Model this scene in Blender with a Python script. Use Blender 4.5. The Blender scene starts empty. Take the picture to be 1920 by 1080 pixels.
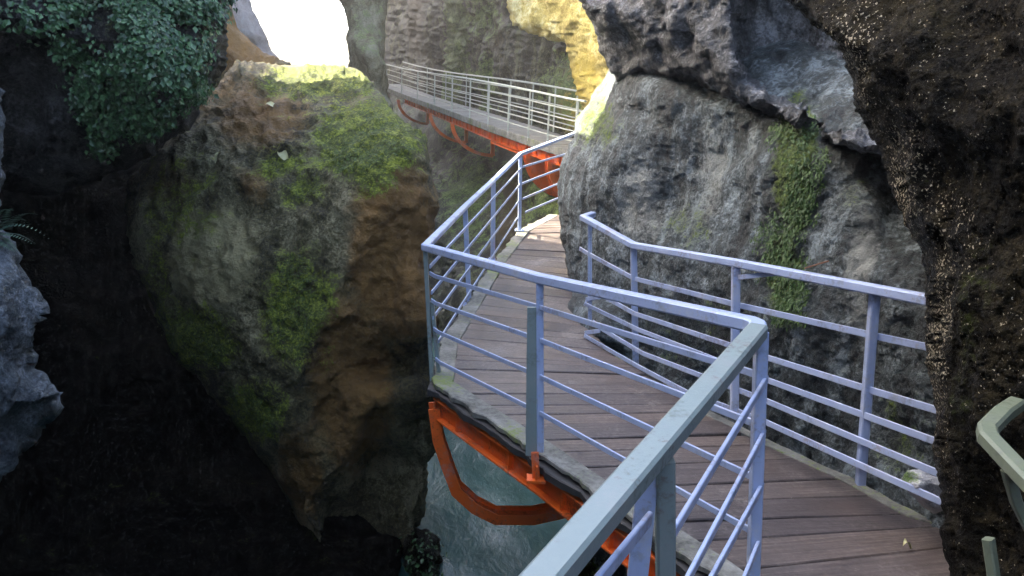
import bpy, bmesh, math, random
import numpy as np
from mathutils import Vector, noise, geometry

random.seed(7)
rng = np.random.default_rng(7)
S = bpy.context.scene
COL = S.collection
R = math.radians

# ------------------------------------------------------------------ camera
F_PX, PITCH, ROLL = 1450.0, R(13.68), R(-2.52)
cam_d = bpy.data.cameras.new('camera')
cam = bpy.data.objects.new('camera', cam_d)
COL.objects.link(cam)
cam_d.sensor_width = 36.0
cam_d.lens = F_PX / 1920 * 36.0
cam_d.clip_start, cam_d.clip_end = 0.05, 2000
from mathutils import Matrix
cam.matrix_world = Matrix.Rotation(R(90) - PITCH, 4, 'X') @ Matrix.Rotation(-ROLL, 4, 'Z')
S.camera = cam
CM = np.array(cam.matrix_world.to_3x3())

# ------------------------------------------------------------------ sky, sun, exposure
SUN_AZ, SUN_EL = -74.0, 32.0          # degrees, azimuth measured from +Y towards +X
w = bpy.data.worlds.new('World'); S.world = w; w.use_nodes = True
nt = w.node_tree
bg = nt.nodes['Background']
sky = nt.nodes.new('ShaderNodeTexSky')
sky.sky_type = 'NISHITA'; sky.sun_disc = False
sky.sun_elevation = R(SUN_EL); sky.sun_rotation = R(SUN_AZ)
sky.air_density = 0.8; sky.dust_density = 5.0; sky.ozone_density = 0.6
nt.links.new(sky.outputs[0], bg.inputs[0])
bg.inputs[1].default_value = 0.15
sun_d = bpy.data.lights.new('sun', 'SUN')
sun_d.energy = 4.5; sun_d.angle = R(0.5); sun_d.color = (1.0, 0.90, 0.72)
sun = bpy.data.objects.new('sun', sun_d); COL.objects.link(sun)
sd = Vector((math.sin(R(SUN_AZ)) * math.cos(R(SUN_EL)), math.cos(R(SUN_AZ)) * math.cos(R(SUN_EL)), math.sin(R(SUN_EL))))
sun.rotation_euler = sd.to_track_quat('Z', 'Y').to_euler()
S.view_settings.view_transform = 'Standard'
S.view_settings.look = 'None'
S.view_settings.gamma = 1
S.view_settings.exposure = 3.3
S.render.engine = 'CYCLES'
S.cycles.use_denoising = True
S.cycles.max_bounces = 8
S.cycles.diffuse_bounces = 5
S.cycles.glossy_bounces = 3
S.cycles.caustics_reflective = False
S.cycles.caustics_refractive = False
S.cycles.sample_clamp_indirect = 6.0

# ------------------------------------------------------------------ projection helpers
def rays(x, y):
    x = np.asarray(x, float); y = np.asarray(y, float)
    c = np.stack([(x - 960) / F_PX, (540 - y) / F_PX, -np.ones_like(x)], -1)
    return c @ CM.T

def at(x, y, d):
    """world point seen at photo pixel (x, y), d metres along the optical axis"""
    return Vector(rays(x, y) * d)

def proj(p):
    c = np.array(p) @ CM; return (960 + F_PX * c[0] / -c[2], 540 - F_PX * c[1] / -c[2])

def on_z(x, y, z):
    r = rays(x, y)
    return Vector(r * (z / r[2]))

def deck_z(Y):
    if Y < 2.6: return -1.95
    if Y < 8.0: return -1.95 - 0.11 * min(1, (Y - 2.6) / 1.6)
    return -2.06 + 0.30 * min(1, (Y - 8.0) / 2.6)

def on_deck(x, y):
    z = -2.05
    for _ in range(30):
        p = on_z(x, y, z)
        z = z * .5 + .5 * deck_z(p.y)
    return Vector((p.x, p.y, z))

# ------------------------------------------------------------------ object helpers
def tag(o, label=None, cat=None, group=None, kind=None):
    if label: o['label'] = label
    if cat: o['category'] = cat
    if group: o['group'] = group
    if kind: o['kind'] = kind
    return o

def empty(name, loc=(0, 0, 0)):
    o = bpy.data.objects.new(name, None); COL.objects.link(o)
    o.location = loc; o.empty_display_size = .2
    return o

def link_bm(name, bm, mat, parent=None, smooth=False):
    me = bpy.data.meshes.new(name)
    bmesh.ops.recalc_face_normals(bm, faces=bm.faces[:])
    bm.to_mesh(me); bm.free()
    if mat: me.materials.append(mat)
    if smooth: me.polygons.foreach_set('use_smooth', [True] * len(me.polygons))
    o = bpy.data.objects.new(name, me); COL.objects.link(o)
    if parent:
        o.parent = parent
        o.matrix_parent_inverse = Matrix.Translation(-parent.location)
    return o

def sweep(bm, pts, wd, ht, closed_ends=True, up=Vector((0, 0, 1)), bevel=0.18, side=None):
    """sweep a chamfered wd x ht rectangle along pts; mitred at bends"""
    pts = [Vector(p) for p in pts]
    n = len(pts)
    b = bevel * min(wd, ht)
    hw, hh = wd / 2, ht / 2
    prof = [(-hw + b, -hh), (hw - b, -hh), (hw, -hh + b), (hw, hh - b), (hw - b, hh), (-hw + b, hh), (-hw, hh - b), (-hw, -hh + b)]
    rings = []
    for i, p in enumerate(pts):
        d0 = (pts[i] - pts[i - 1]).normalized() if i > 0 else (pts[1] - pts[0]).normalized()
        d1 = (pts[i + 1] - pts[i]).normalized() if i < n - 1 else d0
        t = (d0 + d1)
        t = t.normalized() if t.length > 1e-6 else d0
        u = up - t * up.dot(t)
        if u.length < 1e-4: u = Vector((0, 1, 0))
        u.normalize()
        s = t.cross(u).normalized()
        k = 1 / max(.35, math.sqrt(max(0, (1 + d0.dot(d1)) / 2)))
        # widen only across the plane of the bend
        bend = d1 - d0
        kw = k if abs(bend.dot(s)) >= abs(bend.dot(u)) else 1
        kh = k if abs(bend.dot(s)) < abs(bend.dot(u)) else 1
        rings.append([bm.verts.new(p + s * (a * kw) + u * (c * kh)) for a, c in prof])
    for a, c in zip(rings, rings[1:]):
        for j in range(8):
            bm.faces.new((a[j], a[(j + 1) % 8], c[(j + 1) % 8], c[j]))
    if closed_ends:
        bm.faces.new(rings[0][::-1]); bm.faces.new(rings[-1])

def swept(name, pts, wd, ht, mat, parent, up=Vector((0, 0, 1)), bevel=.18):
    bm = bmesh.new(); sweep(bm, pts, wd, ht, up=up, bevel=bevel)
    return link_bm(name, bm, mat, parent)

def box(bm, c, sx, sy, sz, ax=Vector((1, 0, 0)), ay=None, az=Vector((0, 0, 1))):
    ax = Vector(ax).normalized(); az = Vector(az).normalized()
    ay = az.cross(ax).normalized() if ay is None else Vector(ay)
    c = Vector(c); v = []
    for k in (-1, 1):
        for a, b_ in ((-1, -1), (1, -1), (1, 1), (-1, 1)):
            v.append(bm.verts.new(c + ax * a * sx / 2 + ay * b_ * sy / 2 + az * k * sz / 2))
    for f in ((0, 1, 2, 3), (7, 6, 5, 4), (0, 4, 5, 1), (1, 5, 6, 2), (2, 6, 7, 3), (3, 7, 4, 0)):
        bm.faces.new([v[i] for i in f])

# ------------------------------------------------------------------ materials
def new_mat(name):
    m = bpy.data.materials.new(name); m.use_nodes = True
    t = m.node_tree
    return m, t, t.nodes['Principled BSDF']

class NT:
    def __init__(s, t): s.t = t
    def n(s, k, **kw):
        x = s.t.nodes.new('ShaderNode' + k)
        for a, b in kw.items(): setattr(x, a, b)
        return x
    def l(s, a, b): s.t.links.new(a, b)
    def val(s, sock, v):
        if hasattr(v, 'links'): s.l(v, sock)
        else: sock.default_value = v
    def math(s, op, a, b=0.0, c=0.0, clamp=False):
        x = s.n('Math', operation=op, use_clamp=clamp)
        s.val(x.inputs[0], a); s.val(x.inputs[1], b); s.val(x.inputs[2], c)
        return x.outputs[0]
    def pos(s, sc=(1, 1, 1), off=(0, 0, 0)):
        g = s.n('NewGeometry'); m = s.n('Mapping')
        s.l(g.outputs['Position'], m.inputs[0])
        m.inputs['Scale'].default_value = sc; m.inputs['Location'].default_value = off
        return m.outputs[0]
    def noise(s, vec, scale, detail=8, rough=.6, dist=0.0):
        x = s.n('TexNoise'); s.l(vec, x.inputs['Vector'])
        x.inputs['Scale'].default_value = scale; x.inputs['Detail'].default_value = detail
        x.inputs['Roughness'].default_value = rough; x.inputs['Distortion'].default_value = dist
        return x.outputs['Fac']
    def voro(s, vec, scale, feature='F1'):
        x = s.n('TexVoronoi', feature=feature); s.l(vec, x.inputs['Vector'])
        x.inputs['Scale'].default_value = scale
        return x.outputs['Distance']
    def ramp(s, fac, stops, interp='LINEAR'):
        x = s.n('ValToRGB'); x.color_ramp.interpolation = interp
        e = x.color_ramp.elements
        while len(e) < len(stops): e.new(.5)
        for q, (p, c) in zip(e, stops):
            q.position = p; q.color = (*c, 1) if len(c) == 3 else c
        s.val(x.inputs[0], fac)
        return x.outputs[0]
    def step(s, fac, lo, hi):
        x = s.n('MapRange', interpolation_type='SMOOTHSTEP', clamp=True)
        s.val(x.inputs[0], fac); x.inputs[1].default_value = lo; x.inputs[2].default_value = hi
        return x.outputs[0]
    def mix(s, f, a, b, mode='MIX'):
        x = s.n('Mix', data_type='RGBA', blend_type=mode)
        s.val(x.inputs[0], f)
        for sock, v in ((x.inputs[6], a), (x.inputs[7], b)):
            if hasattr(v, 'links'): s.l(v, sock)
            else: sock.default_value = (*v, 1)
        return x.outputs[2]
    def attr(s, name):
        x = s.n('Attribute', attribute_name=name); return x.outputs['Fac']
    def bump(s, h, strength, dist, normal=None):
        x = s.n('Bump'); x.inputs['Strength'].default_value = strength; x.inputs['Distance'].default_value = dist
        s.val(x.inputs['Height'], h)
        if normal: s.l(normal, x.inputs['Normal'])
        return x.outputs[0]

def rock_mat(name, dark, mid, light, moss=(.035, .06, .012), moss2=(.09, .12, .02), tan=(.22, .18, .09), brown=(.07, .042, .016),
             streak=.5, wet=.4, sc=1.0, glint_paint=0.0, mossbias=0.0, spec=.5):
    m, t, b = new_mat(name); q = NT(t)
    P = q.pos()
    big = q.noise(P, .9 * sc, 9, .62, .4)
    mid_n = q.noise(P, 5 * sc, 9, .65)
    fine = q.noise(P, 34 * sc, 6, .7)
    stv = q.pos((3.0 * sc, 3.0 * sc, .15 * sc), (3, 1, 7))
    st = q.noise(stv, 1.6, 7, .6, .6)
    g = q.math('MULTIPLY', big, 1 - streak)
    g = q.math('MULTIPLY_ADD', st, streak, g)
    g = q.math('MULTIPLY_ADD', q.math('SUBTRACT', mid_n, .5), .55, g)
    g = q.math('MULTIPLY_ADD', q.math('SUBTRACT', fine, .5), .68, g)
    col = q.ramp(g, [(.33, dark), (.50, mid), (.66, light)])
    nrm = q.n('NewGeometry'); sx = q.n('SeparateXYZ'); q.l(nrm.outputs['Normal'], sx.inputs[0])
    jig = q.math('MULTIPLY_ADD', q.math('SUBTRACT', mid_n, .5), 1.5, q.math('MULTIPLY', q.math('SUBTRACT', fine, .5), .9))
    # dry tan, iron-brown and mossy patches are painted where they grow on the stone
    tf = q.step(q.math('ADD', q.attr('tan'), q.math('MULTIPLY', jig, .7)), .3, .8)
    col = q.mix(tf, col, q.mix(fine, tan, tuple(c * .55 for c in tan)))
    bf = q.step(q.math('ADD', q.attr('brown'), q.math('MULTIPLY', jig, .6)), .3, .75)
    col = q.mix(bf, col, q.mix(st, tuple(c * .5 for c in brown), tuple(c * 1.6 for c in brown)))
    mf = q.math('MULTIPLY_ADD', sx.outputs[2], .22, q.math('ADD', q.attr('moss'), mossbias))
    mf = q.step(q.math('ADD', mf, jig), .38, .72)
    mcol = q.ramp(q.math('MULTIPLY_ADD', q.math('SUBTRACT', fine, .5), 1.4, mid_n), [(.32, tuple(c * .45 for c in moss)), (.5, moss), (.72, moss2)])
    col = q.mix(mf, col, mcol)
    if glint_paint:
        sv = q.noise(P, 85 * sc, 2, .5)  # pale flecks: glints of light painted into the rock colour
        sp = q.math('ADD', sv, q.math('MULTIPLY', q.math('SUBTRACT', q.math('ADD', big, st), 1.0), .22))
        sp = q.step(q.math('MULTIPLY_ADD', q.attr('glint_mask'), .125, sp), .70, .75)
        col = q.mix(q.math('MULTIPLY', sp, glint_paint), col, (.62, .55, .40))
    q.l(col, b.inputs['Base Color'])
    r = q.ramp(q.math('MULTIPLY_ADD', q.math('SUBTRACT', fine, .5), .6, st), [(.32, (.75 - wet * .62,) * 3), (.66, (.85,) * 3)])
    r = q.math('MAXIMUM', r, q.math('MULTIPLY', mf, .85))
    q.l(r, b.inputs['Roughness'])
    b.inputs['Specular IOR Level'].default_value = spec
    vc = q.voro(P, 2.3 * sc)
    nb = q.bump(vc, .2, .12 / sc)
    nb = q.bump(mid_n, .7, .09 / sc, nb)
    nb = q.bump(q.noise(P, 13 * sc, 6, .7), .9, .07 / sc, nb)
    nb = q.bump(fine, .9, .04 / sc, nb)
    if glint_paint: nb = q.bump(q.noise(P, 75, 3, .6), .8, .02, nb)
    q.l(nb, b.inputs['Normal'])
    return m

def metal_mat(name, col, rough=.38, metallic=0.0, grime=(.10, .09, .06), amount=.5, rust=0.0):
    m, t, b = new_mat(name); q = NT(t)
    P = q.pos()
    n1 = q.noise(P, 7, 7, .65); n2 = q.noise(P, 45, 5, .7)
    f = q.step(q.math('MULTIPLY_ADD', q.math('SUBTRACT', n2, .5), .5, n1), .52, .74)
    c = q.mix(q.math('MULTIPLY', f, amount), col, grime)
    c = q.mix(q.math('MULTIPLY', n2, .35), c, tuple(x * .7 for x in col))
    c = q.mix(q.math('MULTIPLY', q.step(q.math('MULTIPLY_ADD', q.math('SUBTRACT', n2, .5), .6, q.noise(P, 3.7, 5, .6)), .50, .72), .45), c, tuple(.25 * x + .75 * (sum(col) / 3 * 1.15) for x in col))
    if rust:
        rf = q.step(q.math('MULTIPLY_ADD', q.math('SUBTRACT', n2, .5), .7, q.noise(P, 3.1, 5, .6)), .58, .72)
        c = q.mix(q.math('MULTIPLY', rf, rust), c, (.12, .035, .012))
    q.l(c, b.inputs['Base Color'])
    b.inputs['Metallic'].default_value = metallic
    q.l(q.math('MULTIPLY_ADD', n2, .25, q.math('MULTIPLY_ADD', f, .25, rough - .12)), b.inputs['Roughness'])
    q.l(q.bump(q.math('ADD', q.math('MULTIPLY', n1, .6), n2), .25, .004), b.inputs['Normal'])
    return m

M = {}
M['rail'] = metal_mat('painted_rail', (.42, .51, .74), .34, .0, (.13, .13, .11), .55, .35)  # blue of the reflected sky put into the rail colour
M['rail_shade_tone'] = metal_mat('shade_toned_grimy_rail', (.24, .30, .29), .42, .0, (.10, .11, .07), .6, .35)  # green-grey copy: local light put into the colour, with greenish grime
M['rail_shade_dark'] = metal_mat('shade_toned_mildewed_rail', (.18, .21, .14), .5, .0, (.08, .09, .05), .55)  # darker green-grey copy: dimmer light put into the colour, with mildew
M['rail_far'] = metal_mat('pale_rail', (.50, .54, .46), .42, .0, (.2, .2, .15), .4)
M['orange'] = metal_mat('orange_paint', (.88, .145, .008), .42, 0, (.20, .05, .015), .5, .45)
M['orange_worn'] = metal_mat('rusty_orange_paint', (.74, .125, .012), .5, 0, (.14, .04, .015), .75, .8)
M['boulder'] = rock_mat('boulder_stone', (.024, .020, .007), (.135, .116, .045), (.40, .36, .21), moss=(.10, .13, .012), moss2=(.32, .37, .04), tan=(.52, .45, .22), brown=(.23, .125, .032), streak=.35, wet=.25)
M['right'] = rock_mat('wet_limestone', (.014, .019, .020), (.076, .096, .100), (.31, .375, .40), moss=(.06, .095, .015), moss2=(.14, .20, .035), tan=(.46, .49, .46), streak=.72, wet=.6)
M['slab'] = rock_mat('slab_limestone', (.018, .020, .020), (.115, .122, .127), (.40, .42, .45), streak=.3, wet=.6)
M['dark'] = rock_mat('dark_wet_rock', (.002, .0016, .0008), (.006, .0046, .0022), (.038, .03, .014), moss=(.018, .024, .005), moss2=(.05, .06, .012), streak=.35, wet=.9, glint_paint=1.0, spec=.13)
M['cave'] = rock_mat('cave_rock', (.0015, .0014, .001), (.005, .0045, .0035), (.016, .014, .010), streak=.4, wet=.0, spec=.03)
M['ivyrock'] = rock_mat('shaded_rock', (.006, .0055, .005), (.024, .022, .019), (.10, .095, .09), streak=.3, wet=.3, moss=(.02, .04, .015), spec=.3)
M['pale'] = rock_mat('pale_blue_rock', (.03, .034, .04), (.13, .15, .16), (.36, .39, .43), streak=.3, wet=.3, sc=1.3)
M['far'] = rock_mat('far_cliff_stone', (.007, .0065, .003), (.036, .035, .017), (.17, .172, .09), moss=(.09, .14, .03), moss2=(.24, .33, .09), tan=(.78, .64, .12), brown=(.07, .05, .02), streak=.8, wet=.2, sc=.55, mossbias=.16)
M['pillar'] = rock_mat('pillar_stone', (.16, .14, .08), (.38, .36, .22), (.66, .62, .44), moss=(.22, .28, .10), moss2=(.46, .53, .22), streak=.6, wet=.1, sc=.6)  # veiling glow on the shaded pillar put into the paler colours
M['glare'] = rock_mat('glare_washed_stone', (.6, .5, .46), (.78, .68, .64), (.85, .8, .78), streak=.6, wet=.1, sc=.4)  # sun and glare on the ridge put into the pale pinkish colour
M['sun_fleck'] = rock_mat('sun_fleck_stone', (.4, .42, .46), (.7, .72, .78), (.85, .87, .9), moss=(.2, .32, .08), moss2=(.4, .55, .2), streak=.2, wet=.1, sc=3)  # patch of sun on rock put into the pale colour
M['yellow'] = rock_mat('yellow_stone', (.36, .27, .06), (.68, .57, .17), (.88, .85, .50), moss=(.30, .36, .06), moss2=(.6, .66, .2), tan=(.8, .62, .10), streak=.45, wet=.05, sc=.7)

def deck_mat(name='weathered_planks', grey=0.0):
    m, t, b = new_mat(name); q = NT(t)
    g = q.n('Attribute', attribute_name='plank'); pid = g.outputs['Fac']
    uv = q.n('Attribute', attribute_name='grain')
    mp = q.n('Mapping'); q.l(uv.outputs['Vector'], mp.inputs[0]); mp.inputs['Scale'].default_value = (1.2, 26, 1)
    gr = q.noise(mp.outputs[0], 2.2, 7, .65, .3)
    P = q.pos()
    n1 = q.noise(P, 2.2, 8, .65); n2 = q.noise(P, 38, 6, .7)
    c = q.ramp(q.math('MULTIPLY_ADD', q.math('SUBTRACT', n2, .5), .5, gr), [(.25, (.056, .046, .043)), (.55, (.132, .110, .103)), (.8, (.245, .208, .19))])
    c = q.mix(1.0, c, q.ramp(pid, [(0, (.62, .62, .66)), (.5, (.92, .91, .9)), (1, (1.2, 1.12, 1.02))]), 'MULTIPLY')
    c = q.mix(q.step(q.math('MULTIPLY_ADD', q.math('SUBTRACT', n2, .5), .5, n1), .52, .75), c, (.24, .21, .185))
    c = q.mix(q.step(q.noise(P, 1.3, 6, .6, 1.0), .56, .72), c, (.10, .075, .068))
    sp = q.step(q.noise(P, 70, 2, .5), .70, .76)
    c = q.mix(q.math('MULTIPLY', sp, .6), c, (.33, .30, .27))
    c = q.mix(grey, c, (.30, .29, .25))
    q.l(c, b.inputs['Base Color'])
    q.l(q.ramp(n1, [(.35, (.30,) * 3), (.7, (.62,) * 3)]), b.inputs['Roughness'])
    nb = q.bump(gr, .5, .006); nb = q.bump(n2, .45, .005, nb)
    q.l(nb, b.inputs['Normal'])
    return m
M['deck'] = deck_mat()
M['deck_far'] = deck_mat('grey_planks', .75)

def strip_mat():
    m, t, b = new_mat('mossy_concrete_edge'); q = NT(t); P = q.pos()
    n1 = q.noise(P, 3.5, 8, .65); n2 = q.noise(P, 30, 6, .7)
    c = q.ramp(q.math('MULTIPLY_ADD', q.math('SUBTRACT', n2, .5), .6, n1), [(.3, (.07, .07, .06)), (.52, (.20, .20, .175)), (.75, (.34, .34, .31))])
    f = q.step(q.math('MULTIPLY_ADD', q.math('SUBTRACT', n2, .5), .8, q.noise(P, 2.3, 6, .6)), .54, .70)
    c = q.mix(f, c, q.mix(n2, (.09, .13, .03), (.24, .29, .09)))
    q.l(c, b.inputs['Base Color']); b.inputs['Roughness'].default_value = .75
    q.l(q.bump(q.math('ADD', n1, n2), .6, .012), b.inputs['Normal'])
    return m
M['strip'] = strip_mat()

def simple(name, col, rough=.7, var=.4, sc=20):
    m, t, b = new_mat(name); q = NT(t); P = q.pos()
    n = q.noise(P, sc, 6, .65)
    q.l(q.mix(n, tuple(c * (1 - var) for c in col), tuple(min(1, c * (1 + var)) for c in col)), b.inputs['Base Color'])
    b.inputs['Roughness'].default_value = rough
    q.l(q.bump(n, .4, .01), b.inputs['Normal'])
    return m
M['darkwood'] = simple('rotten_dark_board', (.035, .034, .034))

def leaf_mat(name, c1, c2, rough=.35, sc=14):
    m, t, b = new_mat(name); q = NT(t)
    a = q.attr('leaf')
    n = q.noise(q.pos(), sc, 3, .6)
    q.l(q.mix(q.math('MULTIPLY_ADD', q.math('SUBTRACT', n, .5), .6, a, clamp=True), c1, c2), b.inputs['Base Color'])
    b.inputs['Roughness'].default_value = rough
    return m
M['ivy'] = leaf_mat('ivy_leaf', (.015, .045, .016), (.085, .18, .065), .42)
M['mossleaf'] = leaf_mat('moss_tuft', (.03, .06, .01), (.12, .18, .03), .6)
M['hang'] = leaf_mat('hanging_moss', (.024, .064, .014), (.075, .145, .03), .6)
M['fern'] = leaf_mat('fern_leaf', (.05, .10, .07), (.12, .2, .13), .4)
M['litter'] = leaf_mat('dead_leaf', (.5, .46, .2), (.62, .6, .34), .5)
M['twig'] = simple('twig_bark', (.18, .09, .05))

def water_mat():
    m, t, b = new_mat('glacial_water'); q = NT(t); P = q.pos((1, .55, 1))
    n1 = q.noise(P, 1.2, 6, .6, 1.2); n2 = q.noise(P, 6, 6, .65, .8)
    foam = q.step(q.math('MULTIPLY_ADD', q.math('SUBTRACT', n2, .5), 1.1, n1), .66, .92)
    foam = q.math('MULTIPLY', foam, q.step(q.noise(P, 16, 5, .7), .42, .66))
    c = q.ramp(n1, [(.3, (.020, .062, .062)), (.7, (.045, .105, .105))])
    c = q.mix(q.math('MULTIPLY', foam, .8), c, (.62, .68, .68))
    q.l(c, b.inputs['Base Color'])
    b.inputs['Specular IOR Level'].default_value = .2
    q.l(q.math('MULTIPLY_ADD', foam, .5, .22), b.inputs['Roughness'])
    nb = q.bump(n1, .3, .10); nb = q.bump(n2, .4, .04, nb); nb = q.bump(q.noise(P, 20, 4, .6), .35, .012, nb)
    q.l(nb, b.inputs['Normal'])
    return m
M['water'] = water_mat()

# ------------------------------------------------------------------ rock builder
def pip(px, py, poly):
    """vectorised point in polygon"""
    ins = np.zeros(len(px), bool)
    n = len(poly); j = n - 1
    for i in range(n):
        xi, yi = poly[i]; xj, yj = poly[j]
        c = ((yi > py) != (yj > py))
        with np.errstate(divide='ignore', invalid='ignore'):
            xx = (xj - xi) * (py - yi) / (yj - yi) + xi
        ins ^= c & (px < xx)
        j = i
    return ins

def fbm(p, sc, oct=6, H=1.0, lac=2.1):
    return noise.fractal(p * sc, H, lac, oct)

def build_rock(name, outline, inner, mat, step=7, thick=1.5, edge=40, curl=.5, amp=(.25, .5, .07, 2.6, .02), wob=7, seed=0,
               paint=(), ridge=.12, label=None, cat='rock', group=None, kind=None, front_only_detail=True, strat=None):
    """closed rock volume. outline: photo px + distance; inner: px + distance control points;
    the front follows them, the back bulges away by thick metres."""
    off = Vector((seed * 13.7, seed * 5.1, seed * 9.3))
    # densify the outline, with a craggy wobble
    pl = []
    n = len(outline)
    for i in range(n):
        x0, y0, d0 = outline[i]; x1, y1, d1 = outline[(i + 1) % n]
        L = math.hypot(x1 - x0, y1 - y0)
        inside = (-60 < x0 < 1980 and -60 < y0 < 1140) or (-60 < x1 < 1980 and -60 < y1 < 1140)
        k = max(1, int(L / (step if inside else step * 4)))
        for j in range(k):
            f = j / k
            x = x0 + (x1 - x0) * f; y = y0 + (y1 - y0) * f; d = d0 + (d1 - d0) * f
            if inside and wob:
                nx, ny = -(y1 - y0) / L, (x1 - x0) / L
                a = noise.fractal(Vector((x * .012 + seed * 3, y * .012, 0)), .9, 2.1, 6) * wob * 1.6
                x += nx * a; y += ny * a
            pl.append((x, y, d))
    poly = np.array([(p[0], p[1]) for p in pl])
    xs0, ys0 = poly.min(0); xs1, ys1 = poly.max(0)
    # interior points: fine inside the frame, coarse outside
    def grid(s):
        gx, gy = np.meshgrid(np.arange(xs0, xs1, s), np.arange(ys0, ys1, s * .87))
        gx = gx + (np.arange(gx.shape[0]) % 2)[:, None] * s * .5
        gx = gx.ravel() + rng.uniform(-.22, .22, gx.size) * s
        gy = gy.ravel() + rng.uniform(-.22, .22, gy.size) * s
        return gx, gy
    fx, fy = grid(step); cx, cy = grid(step * 5)
    inf = (fx > -50) & (fx < 1970) & (fy > -50) & (fy < 1130)
    inc = ~((cx > -55) & (cx < 1975) & (cy > -55) & (cy < 1135))
    gx = np.concatenate([fx[inf], cx[inc]]); gy = np.concatenate([fy[inf], cy[inc]])
    ok = pip(gx, gy, poly); gx, gy = gx[ok], gy[ok]
    # distance to the outline
    A = poly; B = np.roll(poly, -1, 0)
    dist = np.full(len(gx), 1e9)
    for a, b in zip(A, B):
        ab = b - a; L2 = max(1e-9, ab @ ab)
        tt = np.clip(((gx - a[0]) * ab[0] + (gy - a[1]) * ab[1]) / L2, 0, 1)
        dist = np.minimum(dist, np.hypot(gx - a[0] - tt * ab[0], gy - a[1] - tt * ab[1]))
    ok = dist > step * .55
    gx, gy, dist = gx[ok], gy[ok], dist[ok]
    nb = len(pl)
    V2 = [Vector((p[0], p[1])) for p in pl] + [Vector((x, y)) for x, y in zip(gx, gy)]
    faces = geometry.delaunay_2d_cdt(V2, [], [list(range(nb))], 1, 1e-4)
    ov, of, vo = faces[0], faces[2], faces[3]
    X = np.array([v.x for v in ov]); Y = np.array([v.y for v in ov])
    isb = np.array([any(k < nb for k in o) for o in vo])
    D2 = np.array([0.0 if isb[i] else 1e9 for i in range(len(ov))])
    for i, o in enumerate(vo):
        if not isb[i] and len(o): D2[i] = dist[o[0] - nb]
    # distance from the camera: faceted interpolation of the control points
    cps = [(p[0], p[1], p[2]) for p in outline] + list(inner)
    cv = [Vector((c[0], c[1])) for c in cps]
    cd = geometry.delaunay_2d_cdt(cv, [], [], 0, 1e-4)
    cz = np.array([cps[o[0]][2] for o in cd[3]]); cxy = np.array([(v.x, v.y) for v in cd[0]])
    D = np.full(len(X), np.nan)
    for tri in cd[2]:
        a, b, c = (cxy[k] for k in tri)
        den = (b[1] - c[1]) * (a[0] - c[0]) + (c[0] - b[0]) * (a[1] - c[1])
        if abs(den) < 1e-9: continue
        l0 = ((b[1] - c[1]) * (X - c[0]) + (c[0] - b[0]) * (Y - c[1])) / den
        l1 = ((c[1] - a[1]) * (X - c[0]) + (a[0] - c[0]) * (Y - c[1])) / den
        l2 = 1 - l0 - l1
        m = (l0 > -1e-6) & (l1 > -1e-6) & (l2 > -1e-6)
        D[m] = 1 / (l0[m] / cz[tri[0]] + l1[m] / cz[tri[1]] + l2[m] / cz[tri[2]])   # planar facets in space
    for i in np.where(np.isnan(D))[0]:
        D[i] = cz[np.argmin((cxy[:, 0] - X[i]) ** 2 + (cxy[:, 1] - Y[i]) ** 2)]
    # smooth the creases a little
    nbr = [[] for _ in X]
    for f in of:
        for a, b in zip(f, f[1:] + f[:1]): nbr[a].append(b)
    idx = np.concatenate([np.full(len(v), i) for i, v in enumerate(nbr)]); tgt = np.concatenate([np.array(v, int) for v in nbr])
    cnt = np.bincount(idx, minlength=len(X)).clip(1)
    for _ in range(5):
        D = .4 * D + .6 * np.bincount(idx, D[tgt], len(X)) / cnt
    e = np.clip(1 - D2 / edge, 0, 1)
    D = D + curl * (1 - np.sqrt(np.clip(1 - e ** 2, 0, 1)))
    rr = rays(X, Y)
    Pf = rr * D[:, None]
    bulge = thick * np.sqrt(np.clip(1 - np.clip(1 - D2 / (edge * 5), 0, 1) ** 2, 0, 1))
    inb = ~isb
    Pb = rr * (D + bulge + .02)[:, None]
    # normals of the front
    Nf = np.zeros_like(Pf)
    T = np.array([f[:3] for f in of if len(f) >= 3])
    fn = np.cross(Pf[T[:, 1]] - Pf[T[:, 0]], Pf[T[:, 2]] - Pf[T[:, 0]])
    for k in range(3): np.add.at(Nf, T[:, k], fn)
    Nf /= np.linalg.norm(Nf, axis=1, keepdims=True).clip(1e-9)
    sgn = np.sign((Nf * -Pf).sum(1)); Nf *= sgn[:, None]
    a0, f0, a1, f1, a2 = amp
    for i in range(len(X)):
        p = Vector(Pf[i]) + off
        h = a0 * noise.fractal(p * f0, .9, 2.0, 4)
        q = Vector((p.x, p.y, p.z * .7)) * f1
        h += a1 * (noise.ridged_multi_fractal(q, .9, 2.1, 5, .9, 2.0) - 1.1)
        h += a2 * noise.fractal(p * 11, .7, 2.2, 4)
        if ridge:
            vd = noise.voronoi(p * 1.3)[0]
            h += ridge * (min(.35, vd[1] - vd[0]) - .2)
        if strat:   # bedding: (amp, frequency, tilt)
            s_ = (p.z + strat[2] * p.x) * strat[1] + .5 * noise.noise(p * .6)
            h += strat[0] * (abs((s_ % 1) - .5) * 2 - .5)
        if isb[i]: h *= .6
        Pf[i] += Nf[i] * h
    bi = {}
    verts = [tuple(p) for p in Pf]
    for i in range(len(X)):
        if isb[i]: bi[i] = i
        else:
            bi[i] = len(verts); verts.append(tuple(Pb[i]))
    fl = []
    for f in of:
        f = list(f)
        fl.append(f); fl.append([bi[k] for k in f][::-1])
    me = bpy.data.meshes.new(name)
    me.from_pydata(verts, [], fl); me.validate(); me.update()
    bm = bmesh.new(); bm.from_mesh(me); bmesh.ops.recalc_face_normals(bm, faces=bm.faces[:]); bm.to_mesh(me); bm.free()
    me.polygons.foreach_set('use_smooth', [True] * len(me.polygons))
    me.materials.append(mat)
    nv = len(me.vertices)
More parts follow.
